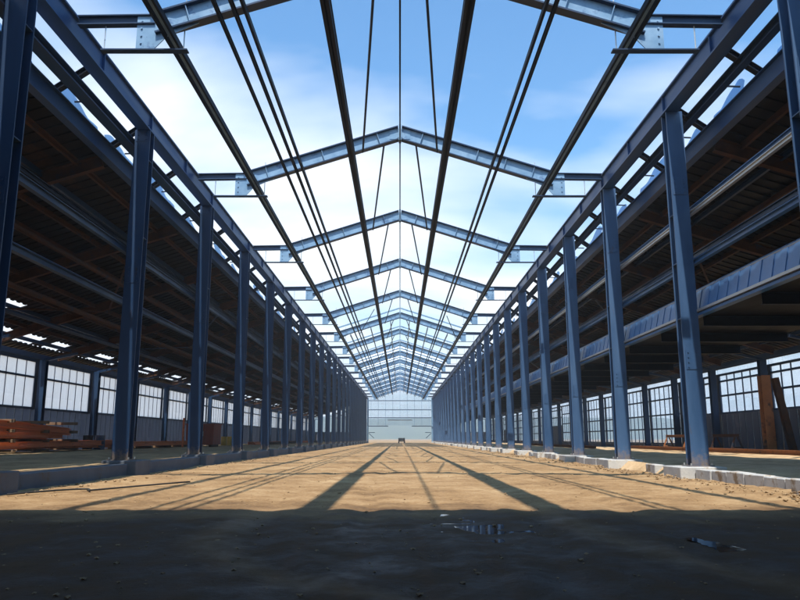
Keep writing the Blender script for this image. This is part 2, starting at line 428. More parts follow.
# ------------------------------------------------------------------ columns of the nave
def column_parts(root, mat, h, w=0.5, d=0.40, splice=(6.2, 7.7)):
    """H section standing at the root's origin: flanges face along the hall"""
    mb = MB()
    t = 0.035
    mb.box(-w / 2, w / 2, -d / 2, -d / 2 + t, 0.03, h)
    mb.box(-w / 2, w / 2, d / 2 - t, d / 2, 0.03, h)
    mb.box(-0.02, 0.02, -d / 2 + t, d / 2 - t, 0.03, h)
    for z in splice:
        mb.box(-w / 2 + 0.02, -0.02, -d / 2 + t, d / 2 - t, z, z + 0.025)
        mb.box(0.02, w / 2 - 0.02, -d / 2 + t, d / 2 - t, z, z + 0.025)
    mb.build('shaft', mat, root)
    for z in (splice[0] - 1.2, splice[-1] + 0.9):
        sp = MB(); sp.box(-w / 2 + 0.05, w / 2 - 0.05, -d / 2 - 0.016, -d / 2 - 0.001, z - 0.28, z + 0.28)
        pt = sp.build('splice_plate', mat, root)
        bo = MB()
        for sx in (-1, 1):
            for q in range(4):
                bo.tube([(sx * 0.13, -d / 2 - 0.016, z - 0.21 + q * 0.14), (sx * 0.13, -d / 2 - 0.04, z - 0.21 + q * 0.14)], 0.02, 6)
        bo.build('bolt_heads', mat, pt)
    pl = MB(); pl.box(-w / 2 - 0.1, w / 2 + 0.1, -d / 2 - 0.1, d / 2 + 0.1, 0.0, 0.03)
    b = pl.build('base_plate', mat, root)
    bo = MB()
    for sx in (-1, 1):
        for sy in (-1, 1):
            bo.tube([(sx * (w / 2 + .04), sy * (d / 2 + .05), 0.03), (sx * (w / 2 + .04), sy * (d / 2 + .05), 0.09)], 0.022, 6)
    bo.build('anchor_bolts', 'bright', b)

def row(side):
    ph, sp, n = (LPH, LSP, LN) if side < 0 else (RPH, RSP, RN)
    word = 'left' if side < 0 else 'right'
    mat = 'cshade' if side < 0 else 'cblue'
    base = PLZ if side < 0 else 0.33
    first = None
    for k in range(-1, n):
        y = ph + sp * k
        if y > YEND - 2: break
        lab = ('%s %s steel H-column in the %s row, standing on its concrete footing' % (ORD[k] if k >= 0 else 'camera-side', 'shade-darkened blue' if side < 0 else 'blue', word)
               if k >= 0 else '%s steel H-column beside the camera in the %s row' % ('shade-darkened blue' if side < 0 else 'blue', word))
        loc = (-8.38 if side < 0 else 8.42, y, base)
        if first is None:
            first = empty('steel_column', loc, lab, 'column', 'columns of the %s nave row' % word)
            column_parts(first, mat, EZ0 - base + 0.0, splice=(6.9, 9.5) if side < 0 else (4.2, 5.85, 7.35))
        else:
            dup(first, loc, lab)
row(-1); row(1)

# footings + kerbs
def footings():
    f0 = MB()
    f0.box(7.66, 8.95, -0.66, 0.66, -0.05, 0.33)
    proto = f0.build('column_footing', 'concrete', bevel=0.02)
    k0 = 0
    for k in range(-1, RN):
        y = RPH + RSP * k
        if y > YEND - 2: break
        o = proto if k == -1 else proto.copy()
        if k > -1: COL.objects.link(o)
        o.location = (0, y, 0)
        tag(o, 'pale concrete footing block under the %s blue column of the right row' % (ORD[k] if k >= 0 else 'camera-side'), 'footing', 'right row footings')
    meshes = []
    for q in range(4):
        mb = MB(); L = 0.9
        mb.box(-0.16, 0.17, -L / 2, L / 2, -0.05, 0.30)
        b = mb.build('kerb_block', 'concrete', bevel=0.018)
        meshes.append(b.data); 
        for v in b.data.vertices:
            v.co += Vector(noise.noise_vector(v.co * 3 + Vector((q * 7, 0, 0)))) * 0.02
        bpy.data.objects.remove(b)
    for k in range(-1, 18):
        y0 = RPH + RSP * k + 0.70; y1 = RPH + RSP * (k + 1) - 0.70
        n = 6; s = (y1 - y0) / n
        for j in range(n):
            if k > 0 and random.random() < 0.5: continue
            o = bpy.data.objects.new('kerb_block', meshes[random.randrange(4)]); COL.objects.link(o)
            o.location = (8.22 + random.uniform(-.025, .025), y0 + s * (j + .5), random.uniform(-.03, .01))
            o.rotation_euler = (random.uniform(-.012, .012), random.uniform(-.02, .02), random.uniform(-.025, .025))
            tag(o, 'pale concrete kerb block, %s of the run %s' % (ORD[j], 'before the nearest right column' if k < 0 else 'behind the %s right column' % ORD[k]), 'kerb block', 'right kerb blocks')
    # left: dark footings and plinth beams
    f1 = MB(); f1.box(-8.75, -7.72, -0.62, 0.62, -0.05, PLZ)
    p1 = f1.build('column_footing', 'greycon', bevel=0.02)
    w1 = MB(); w1.box(-8.45, -7.95, -(LSP / 2 - 0.64), LSP / 2 - 0.64, -0.05, PLZ - 0.06)
    p2 = w1.build('plinth_beam', 'greycon', bevel=0.02)
    for k in range(-1, LN):
        y = LPH + LSP * k
        if y > YEND - 2: break
        o = p1 if k == -1 else p1.copy()
        if k > -1: COL.objects.link(o)
        o.location = (0, y, 0)
        tag(o, 'dark concrete footing block under the %s shade-darkened column of the left row' % (ORD[k] if k >= 0 else 'camera-side'), 'footing', 'left row footings')
        o = p2 if k == -1 else p2.copy()
        if k > -1: COL.objects.link(o)
        o.location = (random.uniform(-.02, .02), y + LSP / 2, random.uniform(-.03, .0))
        tag(o, 'low dark concrete plinth %s left column' % ('just before the nearest' if k < 0 else 'right behind the ' + ORD[k]), 'plinth', 'left plinth beams')
footings()

# ------------------------------------------------------------------ eave beams, clerestory
def eave(side):
    word = 'left' if side < 0 else 'right'
    mat = 'navy'
    ph, sp, n = (LPH, LSP, LN) if side < 0 else (RPH, RSP, RN)
    x = side * EX
    r = empty('eave_beam', (x, 0, EZ0), 'long deep dark blue eave beam along the top of the %s columns' % word, 'beam', 'eave beams')
    b = MB(); h = EZ1 - EZ0
    # box girder with projecting flanges
    b.box(-0.21, 0.21, YBACK, YEND, 0.0, 0.05); b.box(-0.21, 0.21, YBACK, YEND, h - 0.05, h)
    b.box(-0.13, -0.10, YBACK, YEND, 0.05, h - 0.05); b.box(0.10, 0.13, YBACK, YEND, 0.05, h - 0.05)
    b.build('girder', 'girder', r)
    st = MB(); y = ph - sp
    while y < YEND:
        for q in (0, 0.5):
            yy = y + q * sp
            for s in (-1, 1):
                st.box(s * 0.165 - 0.034, s * 0.165 + 0.034, yy - 0.012, yy + 0.012, 0.052, h - 0.052)
        y += sp
    st.build('stiffener', 'girder', r)
    # intermediate rail
    RX, RZ = (8.80, 10.52) if side < 0 else (8.92, 10.74)
    r2 = empty('clerestory_rail', (side * RX, 0, RZ), 'slim steel rail halfway down the sloping clerestory on the %s' % word, 'rail', 'clerestory rails')
    b = MB(); b.ibeam((0, YBACK, 0), (0, YEND, 0), 0.36 if side < 0 else 0.22, 0.26, 0.03, 0.03); b.build('rail_bar', 'girder' if side < 0 else 'navy', r2)
    y = ph - sp; ys = []
    while y < YEND: ys += [y, y + sp / 2]; y += sp
    for yy in ys:
        s = MB(); s.ibeam((side * (8.57 - RX), yy, 11.12 - RZ), (side * (9.47 - RX), yy, 10.47 - RZ), 0.2, 0.16, 0.02, 0.02)
        s.build('strut', 'purlin', r2)
    # aisle roof edge beam
    r3 = empty('roof_edge_beam', (side * LX, 0, LZ), 'dark edge beam of the %s aisle roof below the clerestory gap' % word, 'beam', 'aisle roof edge beams')
    b = MB(); b.channel((0, YBACK, -0.09), (0, YEND, -0.09), 0.26, 0.44, 0.04, side=-side); b.build('edge_channel', 'girder', r3)
    f = MB(); f.box(side * 0.0 - 0.2, side * 0.0 + 0.2, YBACK, YEND, 0.15, 0.18); f.build('flashing', 'girder', r3)
    # leaning film-covered glazing sheets left along the edge
    y = ph - sp * 0.9; k = 0
    rnd = random.Random(3 + side)
    while y < 150:
        L = rnd.uniform(1.6, 3.4)
        hh = rnd.uniform(0.6, 1.1)
        me = MB(); m2 = 12
        i0 = len(me.v)
        for q in range(m2 + 1):
            t = q / m2
            top = hh * (0.55 + 0.45 * math.sin(math.pi * min(1, t * 1.3 + 0.1))) + 0.06 * noise.noise((t * 5, y, 1.0))
            off = 0.08 * noise.noise((t * 3, y, 4.0))
            for th in (0, 0.012):
                me.v.append((side * (0.1 + th), y + L * t, 0.19)); me.v.append((side * (0.1 + th + 0.25 * top + off), y + L * t, 0.19 + top))
        for q in range(m2):
            a = i0 + q * 4; c = a + 4
            me.f += [(a, c, c + 1, a + 1), (a + 2, a + 3, c + 3, c + 2), (a + 1, c + 1, c + 3, a + 3), (a, a + 2, c + 2, c)]
        me.f += [(i0, i0 + 1, i0 + 3, i0 + 2), (i0 + m2 * 4, i0 + m2 * 4 + 2, i0 + m2 * 4 + 3, i0 + m2 * 4 + 1)]
        me.build('glazing_sheet', 'film', r3)
        y += L + rnd.uniform(0.4, 2.2); k += 1
    # small brackets carrying the sheets
    br = MB()
    y = ph - sp
    while y < YEND:
        br.bar((side * 0.0, y + 1.2, 0.18), (side * 0.30, y + 1.2, 0.62), 0.05, 0.04)
        br.bar((side * 0.0, y + 1.25, 0.5), (side * -0.5, y + 1.25, 0.52), 0.04, 0.04)
        y += sp / 2
    br.build('bracket', 'purlin', r3)
eave(-1); eave(1)

# ------------------------------------------------------------------ roof frames of the nave
def frame_parts(root):
    # origin: ground point below the ridge; rafters are plate girders facing along the hall
    for s in (-1, 1):
        up = Vector((s * (AZ - KZ), 0, KX)).normalized()
        mb = MB()
        a = Vector((0, 0, AZ - 0.29)); b = Vector((s * KX, 0, KZ - 0.29))
        if s > 0: a = Vector((0.0, 0, AZ - 0.29))
        u = Vector((s * (AZ - KZ), 0, KX)).normalized()
        # top flange, bottom flange, web
        fl = MB()
        fl.bar(a + u * 0.265, b + u * 0.265, 0.30, 0.045, up=u)
        fl.bar(a - u * 0.265, b - u * 0.265, 0.30, 0.045, up=u)
        mb.bar(a, b, 0.025, 0.484, up=u)
        for t in (0.14, 0.32, 0.5, 0.68, 0.86):
            p = a.lerp(b, t)
            mb.bar(p - u * 0.24, p + u * 0.24, 0.02, 0.24, up=(0, 1, 0))
        rf = mb.build('rafter', 'frame', root)
        fl.build('flange', 'navy', rf)  # darker than the web: the flanges' shade put into the colour
    # ridge joint plates
    j = MB(); j.box(-0.05, 0.05, -0.17, 0.17, AZ - 0.66, AZ + 0.02); j.box(-0.42, 0.42, -0.030, -0.016, AZ - 0.56, AZ - 0.16)
    j.build('ridge_plate', 'frame', root)
    for s in (-1, 1):
        h = MB()
        h.prism([(s * (KX - 1.15), KZ - 0.24), (s * (KX - 0.35), KZ - 0.62), (s * (KX - 0.05), KZ - 0.965), (s * (KX + 0.40), KZ - 0.965), (s * (KX + 0.40), KZ - 0.06), (s * (KX - 0.2), KZ - 0.06)], -0.045, -0.018, 'y')
        for q in range(4):
            h.tube([(s * (KX + 0.28), -0.045, KZ - 0.2 - q * 0.2), (s * (KX + 0.28), -0.075, KZ - 0.2 - q * 0.2)], 0.025, 6)
        h.build('haunch_plate', 'frame', root)
        t = MB(); t.ibeam((s * (KX - 0.05), 0, KZ - 0.15), (s * (EX - 0.26), 0, KZ - 0.18), 0.2, 0.26, 0.03, 0.03)
        t.build('tie_beam', 'navy', root)
        sh = MB(); sh.box(min(s * (KX - 0.9), s * (KX + 1.25)), max(s * (KX - 0.9), s * (KX + 1.25)), -0.10, 0.10, KZ - 1.005, KZ - 0.97)
        sh.build('shelf_plate', 'navy', root)
        hr = MB(); hr.tube([(s * (KX + 1.2), 0, KZ - 0.98), (s * (KX + 1.2), 0, KZ - 0.3)], 0.015, 6)
        hr.build('hanger_rod', 'bright', root)
        hr = MB(); hr.tube([(s * (KX - 0.75), 0.12, KZ - 0.98), (s * (KX - 0.75), 0.12, KZ + 0.5)], 0.015, 6)
        hr.build('hanger_rod', 'bright', root)
first = None
for k in range(FN):
    y = FY0 + FSP * k
    lab = '%s gabled steel roof frame, counting from the camera, its rafters meeting at the ridge' % ORD[k] if k else 'nearest gabled roof frame, only its lower ends and ties seen at the top corners'
    if first is None:
        first = empty('gable_frame', (0, y, 0), lab, 'roof frame', 'gabled roof frames over the nave'); frame_parts(first)  # gabled frame of plate-girder rafters, not a truss
    else: dup(first, (0, y, 0), lab)

# lighter intermediate frames carrying only purlin spacers (far half, glazed part)
def slopez(ax):  # underside of rafter at |x|
    return AZ - (AZ - KZ) * ax / KX - 0.62

PY0, PY1 = 4.0, YEND
def purlins():
    def twin(x, w, g, h, lab, mat='purlin'):
        z = slopez(abs(x)) - h / 2
        r = empty('roof_purlin', (x, 0, z), lab, 'purlin', 'long roof purlins')
        for s in (-1, 1):
            b = MB(); b.channel((s * (g / 2 + w / 2), PY0, 0), (s * (g / 2 + w / 2), PY1, 0), w, h, 0.02, side=s)
            b.build('channel', mat, r)
    def single(x, w, h, lab, mat='purlin', dz=0):
        b = MB(); b.ibeam((0, PY0, 0), (0, PY1, 0), w, h, 0.025, 0.03)
        o = b.build('roof_purlin', mat, loc=(x, 0, slopez(abs(x)) - h / 2 + dz)); tag(o, lab, 'purlin', 'long roof purlins')
    single(0, 0.055, 0.2, 'single slim ridge purlin running along the middle under the apex')
    twin(-1.95, 0.10, 0.04, 0.18, 'broad solid-looking double purlin next left of the ridge')
    twin(1.82, 0.09, 0.09, 0.18, 'double purlin with a narrow gap next right of the ridge')
    for x, w in ((-1.95, 'left'), (1.82, 'right')):
        b = MB(); b.box(-0.15, 0.15, 16.6, PY1, 0.003, 0.022)  # strips added on the inner purlins to widen their ground shadow bands
        tag(b.build('shadow_strip', 'purlin', loc=(x, 0, slopez(abs(x)))), 'dark strip added for a wider shadow over the double purlin next %s of the ridge' % w, 'shadow strip', 'added purlin shadow strips')
    twin(-4.0, 0.075, 0.20, 0.15, 'widely spaced double purlin halfway down the left roof slope')
    single(-4.5, 0.08, 0.12, 'thin single purlin just outside the left double purlin')
    twin(3.75, 0.075, 0.17, 0.15, 'widely spaced double purlin halfway down the right roof slope')
    for x, w in ((-0.95, 'innermost left'), (0.95, 'innermost right'), (-2.95, 'middle left'), (2.8, 'middle right'), (-5.0, 'outer left'), (4.8, 'outer right')):
        b = MB(); b.ibeam((0, 72, 0), (0, PY1, 0), 0.09, 0.14, 0.02, 0.02)
        tag(b.build('roof_purlin', 'frame', loc=(x, 0, slopez(abs(x)) + 0.02)), 'pale thin purlin on the far half of the roof only, %s of the six' % w, 'purlin', 'thin far purlins')
    def wide(x, lab):
        z = slopez(abs(x)) - 0.14
        r = empty('roof_purlin', (x, 0, z), lab, 'purlin', 'long roof purlins')
        for s in (-1, 1):
            b = MB(); b.box(s * 0.105 - 0.03, s * 0.105 + 0.03, PY0, PY1, -0.08, 0.08); b.build('channel', 'purlin', r)
        b = MB(); b.box(-0.06, 0.06, PY0, PY1, 0.02, 0.05); b.build('lit_web_plate', 'frame', r)  # pale colour stands in for light on the channel web
    wide(-5.75, 'wide purlin, pale strip as its lit web, along the outer left rafter ends')
    wide(5.8, 'wide purlin, pale strip as its lit web, along the outer right rafter ends')
purlins()
def boards():  # out-of-view boards added only to broaden the near shadow bands
    for x, w in ((-1.92, 'left'), (1.84, 'right')):
        b = MB()
        for q in range(3): b.box(-0.25 + q * 0.17, -0.25 + q * 0.17 + 0.165, PY0, 16.5, 0, 0.05)
        tag(b.build('shadow_board', 'timber', loc=(x, 0, slopez(abs(x)) + 0.004)), 'added unseen boards above the %s inner purlins, widening their shadow bands on the sand' % w, 'boards', 'added shadow boards')
boards()
def rods():
    for k in range(FN - 1):
        y0 = FY0 + FSP * k; y1 = y0 + FSP
        for s in (-1, 1):
            b = MB(); b.tube([(s * 0.65, y0 + 0.1, AZ - 0.75), (s * 1.5, y1 - 0.1, slopez(1.5) - 0.05)], 0.04, 6)
            o = b.build('bracing_rod', 'purlin')
            tag(o, 'thin bracing rod left behind the %s roof frame, on the %s of the ridge' % (ORD[k], 'left' if s < 0 else 'right') if False else
                'thin slanting roof rod running back from the %s frame, %s of the ridge' % (ORD[k], 'left' if s < 0 else 'right'), 'bracing rod', 'roof bracing rods')
        if k % 3 == 1 and k > 2:
            for (xa, xb) in ((-2.2, -4.0), (4.0, 5.6)):
                b = MB(); b.tube([(xa, y0 + 0.2, slopez(abs(xa)) - 0.3), (xb, y1 - 0.2, slopez(abs(xb)) - 0.3)], 0.035, 6)
                o = b.build('bracing_rod', 'purlin')
                tag(o, 'longer diagonal roof rod on the %s slope, starting at the %s frame' % ('left' if xa < 0 else 'right', ORD[k]), 'bracing rod', 'roof bracing rods')
rods()
def crossbars_far():
    for k, q in [(k, q) for k in range(4, FN - 1) for q in ((0.5,) if k < 7 else (0.25, 0.5, 0.75))]:
        y = FY0 + FSP * (k + q)
        b = MB()
        for s in (-1, 1):
            b.bar((s * 0.05, y, slopez(0.05) + 0.05), (s * 6.0, y, slopez(6.0) + 0.05), 0.1, 0.12)
        o = b.build('cross_bar', 'frame')
        tag(o, 'slim bent cross bar, %s, in the bay behind the %s roof frame' % ({0.25: 'a quarter back', 0.5: 'midway', 0.75: 'three quarters back'}[q], ORD[k]), 'cross bar', 'slim roof cross bars')
crossbars_far()
# pale glass panels laid over the far half of the roof
def roof_glass():
    for k in range(7, FN - 1):
        y0 = FY0 + FSP * k + 0.2; y1 = y0 + FSP - 0.4
        for s in (-1, 1):
            r = empty('roof_glazing', (0, y0, 0), 'pale hazy glass panel on the %s roof slope just behind the %s frame' % ('left' if s < 0 else 'right', ORD[k]), 'glass roof', 'glazed far part of the roof')
            b = MB(); b.bar((s * 0.15, (y1 - y0) / 2, AZ + 0.05), (s * KX, (y1 - y0) / 2, KZ + 0.09), y1 - y0, 0.012)
            b.build('pane', 'frost', r)
            c = MB()
            for j in range(1, 5):
                yy = (y1 - y0) * j / 5
                c.bar((s * 0.15, yy, AZ + 0.10), (s * KX, yy, KZ + 0.14), 0.05, 0.07)
            c.build('glazing_bar', 'frame', r)
roof_glass()

# closed bay of the roof over the camera, and the closed entrance wall behind
def closed_bay():
    mb = MB(); n = 60
    w = 9.3; V = []; 
    for i in range(n):
        x0 = -w + 2 * w * i / n; x1 = x0 + 2 * w / n
        zz = 0.06 if i % 2 else 0.0
        mb.box(x0, x1 - 0.002, YBACK, 4.8, 11.9 + zz, 11.98 + zz)
    tag(mb.build('roof_deck', 'deck'), 'corrugated steel deck closing the roof over the foreground bay', 'roof deck')
    wl = MB(); wl.box(-22.4, 22.4, YBACK - 0.3, YBACK, 0, 12.2)
    tag(wl.build('end_wall', 'wallpanel'), 'closed cladding wall at the camera end of the hall', 'wall')
closed_bay()

# ------------------------------------------------------------------ aisles
def aisle(side):
    word = 'left' if side < 0 else 'right'
    ph, sp, n = (LPH, LSP, LN) if side < 0 else (RPH, RSP, RN)
    # roof decks: corrugated sheets with open strips
    strips = [(LX + 0.22, 18.4, YBACK), (18.4, 20.65, 35.0), (21.75, OX + 0.5, YBACK)] if side < 0 else [(LX + 0.22, 15.3, YBACK), (19.4, OX + 0.5, YBACK)]
    r = empty('sheet_roof', (side * LX, 0, LZ), 'dark rust-stained sheet roof over the %s aisle' % word, 'roof', 'aisle roofs')
    for (a, b, ys) in strips:
        mb = MB()
        # corrugated profile along y
        y = ys; i = 0
        while y < YEND:
            y1 = min(y + 0.28, YEND); dz = 0.05 if i % 2 else 0.0
            za, zb = roofz(a) - LZ + 0.12 + dz, roofz(b) - LZ + 0.12 + dz
            xa, xb = side * (a - LX), side * (b - LX)
            mb.hexa([(xa, y, za), (xb, y, zb), (xb, y1 - 0.003, zb), (xa, y1 - 0.003, za), (xa, y, za + 0.07), (xb, y, zb + 0.07), (xb, y1 - 0.003, zb + 0.07), (xa, y1 - 0.003, za + 0.07)])
            y = y1; i += 1
        mb.build('deck_sheet', 'deck', r)
    # odd sheets bridging the open strip
    rnd = random.Random(11 + side)
    if side < 0:
        y = 42.0
        while y < YEND - 6:
            L = rnd.uniform(0.7, 1.7)
            mb = MB(); a, b = 20.7, 21.7
            xa, xb = side * (a - LX), side * (b - LX); za, zb = roofz(a) - LZ + 0.2, roofz(b) - LZ + 0.2
            mb.hexa([(xa, y, za), (xb, y, zb), (xb, y + L, zb), (xa, y + L, za), (xa, y, za + .04), (xb, y, zb + .04), (xb, y + L, zb + .04), (xa, y + L, za + .04)])
            mb.build('infill_sheet', 'deck', r); y += L + rnd.uniform(1.2, 3.0)
    # rafters at every column and between
    k = 0; y = ph - sp
    proto = None
    while y < YEND - 2:
        mb = MB()
        if proto is None:
            dx = side
            mb.ibeam((side * (LX + 0.2), 0, roofz(LX + .2) - 0.22), (side * (OX - 0.25), 0, roofz(OX - .25) - 0.22), 0.22, 0.42, 0.03, 0.025)
            proto = mb.build('aisle_rafter', 'rust'); o = proto
        else:
            o = proto.copy(); COL.objects.link(o)
        o.location = (0, y, 0)
        tag(o, 'rusty sloping rafter %s under the %s aisle roof' % ('beside the camera' if k == 0 else 'at the %s column' % ORD[k - 1], word), 'rafter', '%s aisle rafters' % word)
        y += sp; k += 1
    # longitudinal purlins under the deck
    cols = ['rust', 'navy', 'rust', 'rust', 'navy', 'rust', 'rust', 'navy', 'rust', 'navy']
    for q in range(10):
        ax = LX + 1.0 + q * 1.16
        z = roofz(ax) - 0.02
        mb = MB(); mb.channel((0, YBACK, 0), (0, YEND, 0), 0.10, 0.2, 0.015, side=1 if q % 2 else -1)
        o = mb.build('aisle_purlin', cols[q], loc=(side * ax, 0, z))
        tag(o, '%s purlin along the %s aisle ceiling, %s to the nave' % ('rusty brown' if cols[q] == 'rust' else 'dark blue', word, ORD[q]), 'purlin', '%s aisle purlins' % word)
    # diagonal ceiling braces
    for q in range(9):
        y0 = ph + sp * (2 * q); y1 = y0 + sp
        for (xa, xb) in ((11.5, 15.5), (19.6, 15.8)):
            mb = MB(); mb.tube([(side * xa, y0, roofz(xa) - 0.45), (side * xb, y1, roofz(xb) - 0.45)], 0.05, 6)
            o = mb.build('ceiling_brace', 'rust' if q % 2 else 'navy')
            tag(o, 'diagonal brace pipe under the %s aisle roof behind the %s column, on its %s half' % (word, ORD[2 * q], 'inner' if xa < 15 else 'outer'), 'brace', '%s aisle ceiling braces' % word)
aisle(-1); aisle(1)

def side_rails():
    # left: navy rails tied between the columns, right: galvanised and blue rails
    def rail(x, z, w, h, mat, lab, y0=YBACK, y1=YEND):
        mb = MB(); mb.ibeam((0, y0, 0), (0, y1, 0), w, h, 0.02, 0.02)
        tag(mb.build('side_rail', mat, loc=(x, 0, z)), lab, 'rail', 'longitudinal side rails')
    def pipe(x, z, r, mat, lab, y0=YBACK, y1=YEND):
        mb = MB(); mb.tube([(0, y0, 0), (0, y1, 0)], r, 10)
        tag(mb.build('service_pipe', mat, loc=(x, 0, z), smooth=False), lab, 'pipe', 'service pipes in the aisles')
    rail(-8.70, 6.95, 0.14, 0.2, 'navy', 'navy rail behind the left columns at two thirds of their height')
    rail(-8.95, 7.35, 0.10, 0.14, 'purlin', 'dark thin rail just above the navy rail behind the left columns')
    rail(-9.6, 5.75, 0.16, 0.2, 'navy', 'navy rail set back behind the left columns at mid height')
    pipe(-11.2, 6.6, 0.09, 'clad', 'light blue pipe hanging in the left aisle')
    pipe(-13.4, 6.3, 0.10, 'rust', 'rusty pipe hanging deeper in the left aisle')
    pipe(-12.0, 7.6, 0.09, 'rust', 'brown pipe high in the left aisle near the ceiling')
    pipe(-16.0, 6.2, 0.10, 'navy', 'navy pipe far inside the left aisle')
    rail(8.72, 7.72, 0.10, 0.12, 'bright', 'shiny galvanised rail behind the right columns at two thirds height')
    rail(8.86, 7.92, 0.12, 0.16, 'blue', 'blue rail directly above the shiny rail on the right')
    rail(8.72, 6.22, 0.14, 0.16, 'blue', 'clear blue rail behind the right columns above the walkway')
    rail(9.3, 6.75, 0.12, 0.16, 'navy', 'dark rail set back between the two upper rails on the right')
    pipe(10.4, 6.15, 0.07, 'clad', 'pale blue pipe inside the right aisle above the walkway')
    pipe(10.8, 5.95, 0.05, 'bright', 'thin shiny conduit inside the right aisle above the walkway')
    pipe(13.2, 6.9, 0.10, 'rust', 'rusty pipe hanging in the right aisle')
    # tray pieces, dashed, along the inside pipes
    for j in range(14):
        for (x, z, m, w) in ((-10.6, 6.25, 'clad', 'left'), (9.9, 5.85, 'clad', 'right')):
            y0 = 14 + j * 8.3 + (2 if x > 0 else 0)
            mb = MB(); mb.channel((0, 0, 0), (0, 4.2, 0), 0.25, 0.07, 0.01, side=1)
            tag(mb.build('cable_tray', m, loc=(x, y0, z)), 'short pale cable tray in the %s aisle, %s along the row' % (w, ORD[j]), 'cable tray', '%s aisle cable trays' % w)
side_rails()

def walkway():
    r = empty('mezzanine_walkway', (8.7, 0, 4.7), 'raised walkway along the right aisle with blue corrugated fascia and pale edge flange', 'walkway')
    mb = MB(); y = YBACK; i = 0
    w = 0.3
    while y < YEND:
        dx = 0.018 if i % 2 else 0.0
        mb.hexa([(0.06 + dx, y, 0.10), (0.09 + dx, y, 0.10), (0.09 + dx, y + w, 0.10), (0.06 + dx, y + w, 0.10),
                 (0.20 + dx, y, 0.72), (0.23 + dx, y, 0.72), (0.23 + dx, y + w, 0.72), (0.20 + dx, y + w, 0.72)])
        y += w; i += 1
    mb.build('fascia', 'clad', r)
    mb = MB(); mb.box(-0.06, 0.18, YBACK, YEND, 0.02, 0.09); mb.build('edge_flange', 'bright', r)
    mb = MB(); mb.box(-0.04, 0.16, YBACK, YEND, -0.10, -0.03); mb.box(0.04, 0.08, YBACK, YEND, -0.03, 0.02); mb.build('edge_girder', 'blue', r)
    mb = MB(); mb.box(0.2, 4.5, YBACK, YEND, -0.06, 0.04); mb.build('deck_slab', 'deck', r)
    y = RPH - RSP
    while y < YEND:
        mb = MB(); mb.ibeam((0.2, y, -0.22), (4.5, y, -0.22), 0.18, 0.30, 0.02, 0.02); y += RSP / 2
        mb.build('joist', 'purlin', r)
    mb = MB(); mb.tube([(0.30, YBACK, 0.77), (0.30, YEND, 0.77)], 0.03, 8); mb.build('capping_tube', 'bright', r)
walkway()

